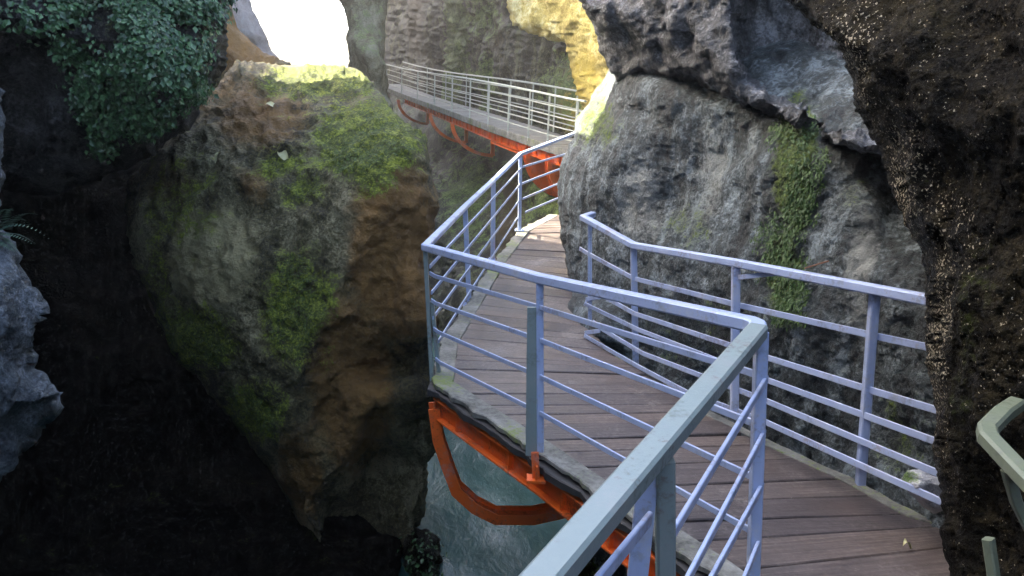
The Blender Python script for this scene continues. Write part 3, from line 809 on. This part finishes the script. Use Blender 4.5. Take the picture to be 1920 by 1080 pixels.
# -- deck
ladder = [((1480, 1190), (2150, 1130)), ((1330, 1074), (1900, 1012)), ((1191, 979), (1712, 962)), ((1100, 915), (1590, 896)), ((1010, 850), (1450, 832)), ((900, 777), (1330, 772)), ((812, 718), (1265, 722)),
          ((826, 642), (1165, 668)), ((868, 578), (1110, 605)), ((925, 490), (1120, 510)), ((972, 432), (1125, 428)), ((1030, 402), (1150, 405))]
LW = [on_deck(*a) for a, b in ladder]; RW = [on_deck(*b) for a, b in ladder]
LW = [Vector((-.6, 0.2, -1.95))] + LW; RW = [Vector((2.4, .3, -1.95))] + RW
LW += [Vector((.75, 12.3, -1.62)), Vector((1.12, 15.2, -1.10))]; RW += [Vector((1.95, 12.0, -1.62)), Vector((2.3, 15.4, -1.10))]
walk = empty('boardwalk', (.3, 5, -2.1))
tag(walk, 'wooden plank walkway on orange beams winding along the gorge', 'walkway')

def plank_deck(name, LW, RW, parent, inset_l=.155, inset_r=.07, pitch=.235, thick=.045, mat='deck'):
    v, f, pa, ga = [], [], [], []
    for (l0, r0), (l1, r1) in zip(zip(LW, RW), zip(LW[1:], RW[1:])):
        Ln = ((l1 - l0).length + (r1 - r0).length) / 2
        k = max(1, round(Ln / pitch))
        cuts = [0] + [(i + random.uniform(-.36, .36)) / k for i in range(1, k)] + [1]
        for i in range(k):
            t0, t1 = cuts[i], cuts[i + 1]
            gap = random.choice((.0012, .0015, .002, .003, .004, .006, .010, .0015)) / Ln
            G4 = [random.choice((.0012, .003, .004, .005, .002, .003, .016)) / Ln for _ in range(4)]
            pid = random.random(); dz = random.uniform(-.005, .005)
            q = []
            for ta, tb in ((t0 + G4[0], t0 + G4[1]), (t1 - G4[2], t1 - G4[3])):
                a = l0.lerp(l1, ta); b = r0.lerp(r1, tb); u = (b - a).normalized()
                a = a + u * (inset_l + random.uniform(-.012, .012)); b = b - u * (inset_r + random.uniform(-.012, .012))
                q.append((a, b))
            nseg = 6; tl, tr = random.uniform(-.004, .004), random.uniform(-.004, .004)
            b0 = len(v); oy = random.uniform(0, 50)
            for s in range(nseg + 1):
                g = s / nseg
                for e in (0, 1):
                    p = q[e][0].lerp(q[e][1], g) + Vector((0, 0, dz + tl * (1 - g) + tr * g + random.uniform(-.001, .001)))
                    for zz, ins in ((0, .006), (-.006, 0), (-thick, 0)):
                        d = (q[1][0].lerp(q[1][1], g) - q[0][0].lerp(q[0][1], g)).normalized() * (ins if e == 0 else -ins)
                        v.append(p + d + Vector((0, 0, zz))); pa.append(pid)
                        ga.append((g * 1.3 + oy, e * .22 + oy, 0))
            for s in range(nseg):
                A = b0 + s * 6; B = A + 6
                ring = [2, 1, 0, 3, 4, 5]
                for m, n in zip(ring, ring[1:] + ring[:1]):
                    f.append((A + m, A + n, B + n, B + m))
            for A in (b0, b0 + nseg * 6):
                f.append(tuple(A + m for m in [2, 1, 0, 3, 4, 5]))
    me = bpy.data.meshes.new(name); me.from_pydata([tuple(x) for x in v], [], f); me.update()
    bm = bmesh.new(); bm.from_mesh(me); bmesh.ops.recalc_face_normals(bm, faces=bm.faces[:]); bm.to_mesh(me); bm.free()
    x = me.attributes.new('plank', 'FLOAT', 'POINT'); x.data.foreach_set('value', pa)
    x = me.attributes.new('grain', 'FLOAT_VECTOR', 'POINT'); x.data.foreach_set('vector', [c for g in ga for c in g])
    me.materials.append(M[mat])
    o = bpy.data.objects.new(name, me); COL.objects.link(o); o.parent = parent
    o.matrix_parent_inverse = Matrix.Translation(-parent.location)
    return o
plank_deck('deck_planks', LW, RW, walk)

def dense(pts, s=.05):
    out = []
    for a, b in zip(pts, pts[1:]):
        k = max(1, int((b - a).length / s)); out += [a.lerp(b, i / k) for i in range(k)]
    return out + [pts[-1]]
def ribbon(name, pts, inner_sgn, w0, w1, ztop, thick, mat, parent, jag=.015, jsc=9):
    """board following pts from offset w0 (outer) to w1 (inner)"""
    P = dense(pts); bm = bmesh.new(); rows = []
    for i, p in enumerate(P):
        t = (P[min(i + 2, len(P) - 1)] - P[max(i - 2, 0)]); t.z = 0; t.normalize()
        s = Vector((t.y, -t.x, 0)) * inner_sgn
        j = jag * noise.fractal(p * jsc, .8, 2, 4)
        hz = .006 * noise.noise(p * 5)
        o_, i_ = p + s * (w0 + j), p + s * w1
        rows.append([bm.verts.new(c + Vector((0, 0, z))) for c, z in ((o_, ztop - .006 + hz), (o_ + s * .008, ztop + hz), (i_ - s * .006, ztop + hz * .3), (i_, ztop - .005), (i_, ztop - thick), (o_, ztop - thick + j * .5))])
    for a, b in zip(rows, rows[1:]):
        for k in range(6): bm.faces.new((a[k], a[(k + 1) % 6], b[(k + 1) % 6], b[k]))
    bm.faces.new(rows[0]); bm.faces.new(rows[-1])
    return link_bm(name, bm, mat, parent)
Lp = LW[1:13]; Rp = RW[1:9]
ribbon('edge_strip', Lp, 1, .0, .15, .004, .035, M['strip'], walk, .03, 7)
ribbon('edge_board', Lp, 1, -.022, .30, -.045, .045, M['darkwood'], walk, .04, 6)
ribbon('edge_strip', Rp, -1, -.02, .065, .006, .05, M['strip'], walk, .01)
def shifted(pts, s, dz, sg=1):
    out = []
    for i, p in enumerate(pts):
        t = pts[min(i + 1, len(pts) - 1)] - pts[max(i - 1, 0)]; t.z = 0; t.normalize()
        out.append(p + Vector((t.y, -t.x, 0)) * s * sg + Vector((0, 0, dz)))
    return out
def ibeam(name, pts, mat, parent, h=.17, w=.11):
    bm = bmesh.new()
    sweep(bm, pts, w, .016); sweep(bm, [p - Vector((0, 0, h)) for p in pts], w, .016)
    sweep(bm, [p - Vector((0, 0, h / 2)) for p in pts], .014, h - .018)
    L = dense(pts, .45)
    for p, q in zip(L, L[1:]):
        box(bm, p.lerp(q, .5) - Vector((0, 0, h / 2)), .012, w * .8, h - .02, q - p)
    return link_bm(name, bm, mat, parent)
ibeam('support_beam', shifted(Lp[:7], .05, -.125), M['orange_worn'], walk, .145, .10)
ibeam('support_beam', shifted([Lp[6]] + Lp[7:], .05, -.125), M['orange_worn'], walk, .145, .10)
ibeam('support_beam', shifted(Rp, .30, -.125, -1), M['orange_worn'], walk, .145, .10)

def arm(name, pts, nrm, mat, parent, w=.10, h=.085):
    """bent channel bracket: web with two flanges"""
    bm = bmesh.new()
    sweep(bm, pts, h, w, up=nrm, bevel=.08) if False else None
    sweep(bm, [p + nrm * w * .46 for p in pts], h, .014, up=nrm, bevel=.1)
    sweep(bm, [p - nrm * w * .46 for p in pts], h, .014, up=nrm, bevel=.1)
    sweep(bm, pts, .016, w * .9, up=nrm, bevel=.1)
    return link_bm(name, bm, mat, parent)
def plane_pts(px, p0, u):
    """pixels onto the vertical plane through p0 that contains u"""
    n = Vector((u.y, -u.x, 0)).normalized(); out = []
    for x, y in px:
        r = Vector(rays(x, y)); out.append(r * (p0.dot(n) / r.dot(n)))
    return out, n
p0 = on_deck(812, 718) + Vector((.03, .02, -.25))
u = Vector((1, .10, 0)).normalized()
br, bn = plane_pts([(814, 760), (822, 820), (838, 868), (856, 915), (890, 946), (930, 966), (1000, 966), (1050, 955), (1100, 938), (1150, 915)], p0, u)
arm('support_bracket', br, bn, M['orange_worn'], walk, .15, .085)
p1 = on_deck(1195, 982) + Vector((.05, .05, -.25))
br, bn = plane_pts([(1195, 1010), (1197, 1090), (1215, 1200), (1260, 1300), (1330, 1350), (1500, 1330)], p1, u)
arm('support_bracket', br, bn, M['orange_worn'], walk, .15, .085)
for k in (2, 4, 6, 8):                                             # cross joists under the planks
    a = LW[k].lerp(RW[k], .04); b = LW[k].lerp(RW[k], .96); d = Vector((0, 0, -.19))
    swept('cross_beam', [a + d, b + d], .08, .12, M['orange_worn'], walk)

# -- railings
def bar_set(parent, rows, wd=.012, ht=.029, name='rail'):
    for pts in rows: swept(name, pts, wd, ht, M['rail'], parent, bevel=.2)
A = solve_post((797, 463), (810, 714)); B = solve_post((1012, 522), (1013, 845)); C = solve_post((1428, 612), (1412, 1082))
D1 = solve_post((872, 388), (880, 574)); D2 = solve_post((925, 338), (924, 488)); Fp = solve_post((976, 289), (974, 433))
G = (at(1100, 242, 12.5), at(1100, 380, 12.6))
Dn = Vector((0, 0, -.028))
railing = empty('walkway_railing', A[1])
tag(railing, 'long blue grey metal railing along the river edge of the walkway', 'railing')
Ktop = at(1024, 1085, 1.46)
Kfar = Ktop + (Ktop - C[0]).normalized() * 1.3
c0 = C[0]; dB = (B[0] - c0).normalized(); dK = (Ktop - c0).normalized()
hand = [G[0], Fp[0], D2[0], D1[0], A[0], B[0], c0 + dB * .06, c0 + dB * .018 + dK * .018, c0 + dK * .06, Ktop, Kfar]
swept('handrail', hand[:5], .06, .045, M['rail'], railing, bevel=.15)
swept('handrail', hand[4:9], .064, .054, M['rail'], railing, bevel=.15)
swept('handrail', [hand[8] + dK * .001] + hand[9:], .072, .058, M['rail_shade_tone'], railing, bevel=.15)
def rail_curve(a, b, c=None, bow=.02):
    """bar that leaves its post with a short bend"""
    return [a, a.lerp(b, .03) + Vector((0, 0, -bow * .2)), b] if c is None else [a, a.lerp(b, .04) + Vector((0, 0, -bow * .4)), b, c]
YA = [(806, 512), (809, 563), (813, 616), (817, 673)]; YB = [(1008, 575), (1008, 636), (1008, 704), (1008, 772)]; YC = [(1425, 704), (1420, 796), (1415, 896), (1410, 996)]
bar_set(railing, [[along(A, *a), along(A, *a).lerp(along(B, *b), .06) + Vector((0, 0, -.012)), along(B, *b), along(C, *c)] for a, b, c in zip(YA, YB, YC)])
YF = [(977, 316), (975, 346), (972, 378), (969, 410)]; YA2 = [(806, 500), (809, 549), (812, 596), (822, 640)]
bar_set(railing, [[along(Fp, *f), along(A, *a)] for f, a in zip(YF, YA2)])
YG = [(1080, 283), (1080, 305), (1080, 330), (1080, 357)]; YF2 = [(980, 313), (977, 345), (980, 373), (985, 398)]
bar_set(railing, [[along(Fp, *f), along(G, *g)] for f, g in zip(YF2, YG)])
# span towards the camera
Hd = 2.02; Htop = at(1246, 842, Hd); Hb = at(1250, 1380, 2.28)
bar_set(railing, [[along(C, 1437, 711), at(1258, 1006, 2.08)], [along(C, 1433, 812), at(1258, 1146, 2.14)], [along(C, 1429, 911), at(1258, 1222, 2.19)], [along(C, 1425, 1012), at(1258, 1420, 2.3)]], .014, .036)
bar_set(railing, [[at(1218, 972, 1.98), at(1122, 1090, 1.62), at(950, 1300, 1.2)]], .014, .038)
def post(pt, wd=.045, dp=.045, top=-.02, extra=None, plate=True, name='post', mat='rail'):
    T, Bt = pt; bm = bmesh.new(); ax = (T - Bt).normalized()
    sweep(bm, [Bt, T + ax * top], wd, dp, up=Vector((0, 1, 0)), bevel=.12)
    o = link_bm(name, bm, M[mat], railing if extra is None else extra)
    if plate:
        bm = bmesh.new(); box(bm, Bt + Vector((0, 0, .008)), .13, .11, .012)
        for sx in (-1, 1):
            for sy in (-1, 1): box(bm, Bt + Vector((sx * .045, sy * .035, .022)), .018, .018, .016)
        link_bm('base_plate', bm, M[mat], o)
    return o
post(A, .028, .05, plate=False, mat='rail_shade_tone'); post((A[0] + Vector((.055, .03, -.42)), A[1] + Vector((.055, .03, 0))), .028, .05, 0, plate=False, mat='rail_shade_tone')
post(B, .042, .05, plate=False)
for q in (C,): post(q, .046, .05, plate=False)
post(D1, .05, .05); post(D2, .06, .05); post(Fp, .05, .05); post(G, .05, .05)
# outer plate of the middle post, bolted to the beam below the deck
bt = along(B, 1000, 576); bb = along(B, 1003, 846)
bm = bmesh.new(); sweep(bm, [bb + Vector((-.02, -.01, -.02)), bt], .07, .022, up=Vector((0, 1, 0)), bevel=.1); link_bm('post_plate', bm, M['rail_shade_tone'], railing)
bm = bmesh.new(); q0 = at(1003, 848, depth(bb) - .03); q1 = at(1005, 898, depth(bb) + .0)
sweep(bm, [q1, q0], .045, .03, up=Vector((0, 1, 0)), bevel=.1); box(bm, q1, .11, .09, .018); box(bm, q1 + Vector((0, 0, .05)), .012, .08, .09)
link_bm('post_foot', bm, M['orange_worn'], railing)
post((Htop, Hb), .05, .05, -.03, None, False, 'post', 'rail_shade_tone'); post((Htop + Vector((-.035, .005, -.02)), at(1178, 1250, 2.15)), .055, .016, 0, None, False, 'brace')
# right railing
railing2 = empty('wall_railing', at(1613, 907, 3.95))
tag(railing2, 'blue grey metal railing along the limestone wall on the right', 'railing')
P1 = solve_post((1188, 460), (1192, 692)); P3 = solve_post((1641, 543), (1613, 907))
def rD(x, dy=0): return 1 / (1 / 6.15 + (1 / 3.8 - 1 / 6.15) * (x - 1188) / (1641 - 1188))
def rp(x, y, k=0.0):
    d = rD(x) if x >= 1180 else 6.15 + (1188 - x) * .0075
    return at(x, y, d + k)
swept('handrail', [at(1112, 402, 7.0), at(1094, 408, 6.85), rp(1188, 460), rp(1380, 493), rp(1641, 543), rp(1790, 572)], .06, .05, M['rail'], railing2, bevel=.15)
rows = [[(1087, 466), (1100, 474), (1188, 522), (1380, 571), (1641, 630), (1735, 650), (1790, 662)],
        [(1108, 543), (1130, 555), (1190, 588), (1437, 670), (1641, 734), (1750, 767), (1790, 780)],
        [(1125, 557), (1100, 561), (1097, 570), (1194, 617), (1437, 712), (1641, 786), (1750, 826), (1790, 840)],
        [(1112, 603), (1127, 616), (1206, 663), (1321, 707), (1433, 750), (1641, 838), (1746, 882), (1790, 900)],
        [(1125, 620), (1098, 624), (1097, 630), (1198, 688), (1287, 735), (1433, 790), (1641, 885), (1750, 934), (1790, 952)]]
for r in rows:
    bar_set(railing2, [[rp(x, y, .02 + (.10 if x > 1180 else .10)) if i or True else None for i, (x, y) in enumerate(r)]], .012, .036)
post((P1[0], P1[1]), .05, .045, -.02, railing2, False); post(P3, .045, .045, -.02, railing2, False)
post((rp(1380, 495), rp(1377, 770, .1)), .05, .045, -.02, railing2, False); post((at(1106, 418, 6.85), at(1106, 606, 7.0)), .035, .035, 0, railing2, False)
swept('brace', [rp(1385, 520, .0), rp(1475, 510, .02)], .012, .03, M['rail'], railing2)
tw = swept('twig', [rp(1508, 513) + Vector((0, 0, .03)), rp(1530, 503) + Vector((0, 0, .02)), rp(1552, 500) + Vector((0, 0, .03))], .008, .008, M['twig'], None)
tag(tw, 'short brown twig lying on the right handrail', 'twig')

# stair railing at the right edge
st = empty('stair_railing', at(1890, 1080, 2.3))
tag(st, 'thick grey green handrail bending into the dark rock at right', 'railing')
swept('handrail', [at(1905, 758, 2.55), at(1880, 775, 2.42), at(1850, 806, 2.3), at(1853, 822, 2.24), at(1900, 872, 2.12), at(1990, 965, 1.9)], .052, .045, M['rail_shade_dark'], st)
swept('brace', [at(1888, 880, 2.14), at(1905, 940, 2.17), at(1950, 1030, 2.2)], .022, .030, M['rail_shade_dark'], st)
swept('post', [at(1853, 1010, 2.5), at(1866, 1100, 2.5)], .04, .03, M['rail_shade_dark'], st)

# ------------------------------------------------------------------ far footbridge
nodes = [(700, 113, 39), (727, 124, 36), (757, 131, 32.5), (788, 135, 29.5), (819, 139, 26), (857, 143, 22.6), (885, 148, 20.8), (918, 155, 19.3), (957, 162, 18), (1002, 169, 16.9), (1037, 179, 16.2), (1065, 187, 15.8), (1098, 190, 15.3)]
NT_ = [at(*n) for n in nodes]; Hh = 1.1
for _ in range(3):
    NT_ = [NT_[0]] + [NT_[i] * .5 + (NT_[i - 1] + NT_[i + 1]) * .25 for i in range(1, len(NT_) - 1)] + [NT_[-1]]
NB = [p - Vector((0, 0, Hh)) for p in NT_]
def perp(pts, i):
    t = pts[min(i + 1, len(pts) - 1)] - pts[max(i - 1, 0)]; t.z = 0; t.normalize()
    return Vector((-t.y, t.x, 0))
W = 1.5
FB = [p + perp(NB, i) * W for i, p in enumerate(NB)]
FB = [p.lerp(q, .0) for p, q in zip(FB, FB)]
bridge = empty('footbridge', NB[6]); tag(bridge, 'distant plank footbridge on orange brackets along the far cliff', 'footbridge')
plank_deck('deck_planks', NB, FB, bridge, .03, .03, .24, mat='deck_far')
def fasc(name, pts, dz, h, w, mat): return swept(name, [p + Vector((0, 0, dz)) for p in pts], w, h, mat, bridge)
fasc('fascia_board', NB, -.02, .17, .04, M['strip'])
ibeam('support_beam', [p.lerp(q, .10) + Vector((0, 0, -.12)) for p, q in zip(NB[2:], FB[2:])], M['orange'], bridge, .20, .14)
ibeam('support_beam', [p.lerp(q, .85) + Vector((0, 0, -.12)) for p, q in zip(NB[2:], FB[2:])], M['orange'], bridge, .20, .14)
def far_bracket(k, t=0.0, size=1.0, fill=False):
    a = NB[k].lerp(NB[k + 1], t); b = FB[k].lerp(FB[k + 1], t); u = (b - a).normalized(); w = min(1.28, (b - a).length)
    o = a + Vector((0, 0, -.25)); n = Vector((u.y, -u.x, 0)).normalized(); pts = []
    for i in range(11):
        th = math.pi / 2 * i / 10
        pts.append(o + u * (w * 1.02 * (1 - math.cos(th))) + Vector((0, 0, -.98 * size * math.sin(th))))
    ar = arm('support_bracket', pts, n, M['orange'], bridge, .13, .10)
    bm = bmesh.new(); sweep(bm, [pts[-1], pts[-1] + Vector((0, 0, .98 * size))], .13, .13, up=n); link_bm('bracket_post', bm, M['orange'], ar)
    if fill:
        bm = bmesh.new(); c = pts[-1] + Vector((0, 0, .98 * size)); vs = [[bm.verts.new(p + n * z) for p in pts + [c]] for z in (-.012, .012)]
        bm.faces.new(vs[0]); bm.faces.new(vs[1][::-1])
        for i in range(len(vs[0])): j = (i + 1) % len(vs[0]); bm.faces.new((vs[0][i], vs[0][j], vs[1][j], vs[1][i]))
        link_bm('gusset_plate', bm, M['orange'], ar)
far_bracket(5, .05); far_bracket(3, .8); far_bracket(8, .95, 1.1, True); far_bracket(10, .1, 1.15, True); far_bracket(1, .8)
bm = bmesh.new()                                                    # closing plate under the bend
a, b, c, d = NB[7].lerp(FB[7], .05), NB[9].lerp(FB[9], .05), NB[9].lerp(FB[9], .55), NB[7].lerp(FB[7], .3)
vs = [[bm.verts.new(p + Vector((0, 0, z))) for p in (a, b, c, d)] for z in (-.36, -.40)]
bm.faces.new(vs[0]); bm.faces.new(vs[1][::-1])
for i in range(4): bm.faces.new((vs[0][i], vs[0][(i + 1) % 4], vs[1][(i + 1) % 4], vs[1][i]))
link_bm('gusset_plate', bm, M['orange'], bridge)
def far_rail(pts, label, posts_at):
    r = empty('bridge_railing', pts[6] - Vector((0, 0, Hh))); tag(r, label, 'railing', 'railings of the far footbridge')
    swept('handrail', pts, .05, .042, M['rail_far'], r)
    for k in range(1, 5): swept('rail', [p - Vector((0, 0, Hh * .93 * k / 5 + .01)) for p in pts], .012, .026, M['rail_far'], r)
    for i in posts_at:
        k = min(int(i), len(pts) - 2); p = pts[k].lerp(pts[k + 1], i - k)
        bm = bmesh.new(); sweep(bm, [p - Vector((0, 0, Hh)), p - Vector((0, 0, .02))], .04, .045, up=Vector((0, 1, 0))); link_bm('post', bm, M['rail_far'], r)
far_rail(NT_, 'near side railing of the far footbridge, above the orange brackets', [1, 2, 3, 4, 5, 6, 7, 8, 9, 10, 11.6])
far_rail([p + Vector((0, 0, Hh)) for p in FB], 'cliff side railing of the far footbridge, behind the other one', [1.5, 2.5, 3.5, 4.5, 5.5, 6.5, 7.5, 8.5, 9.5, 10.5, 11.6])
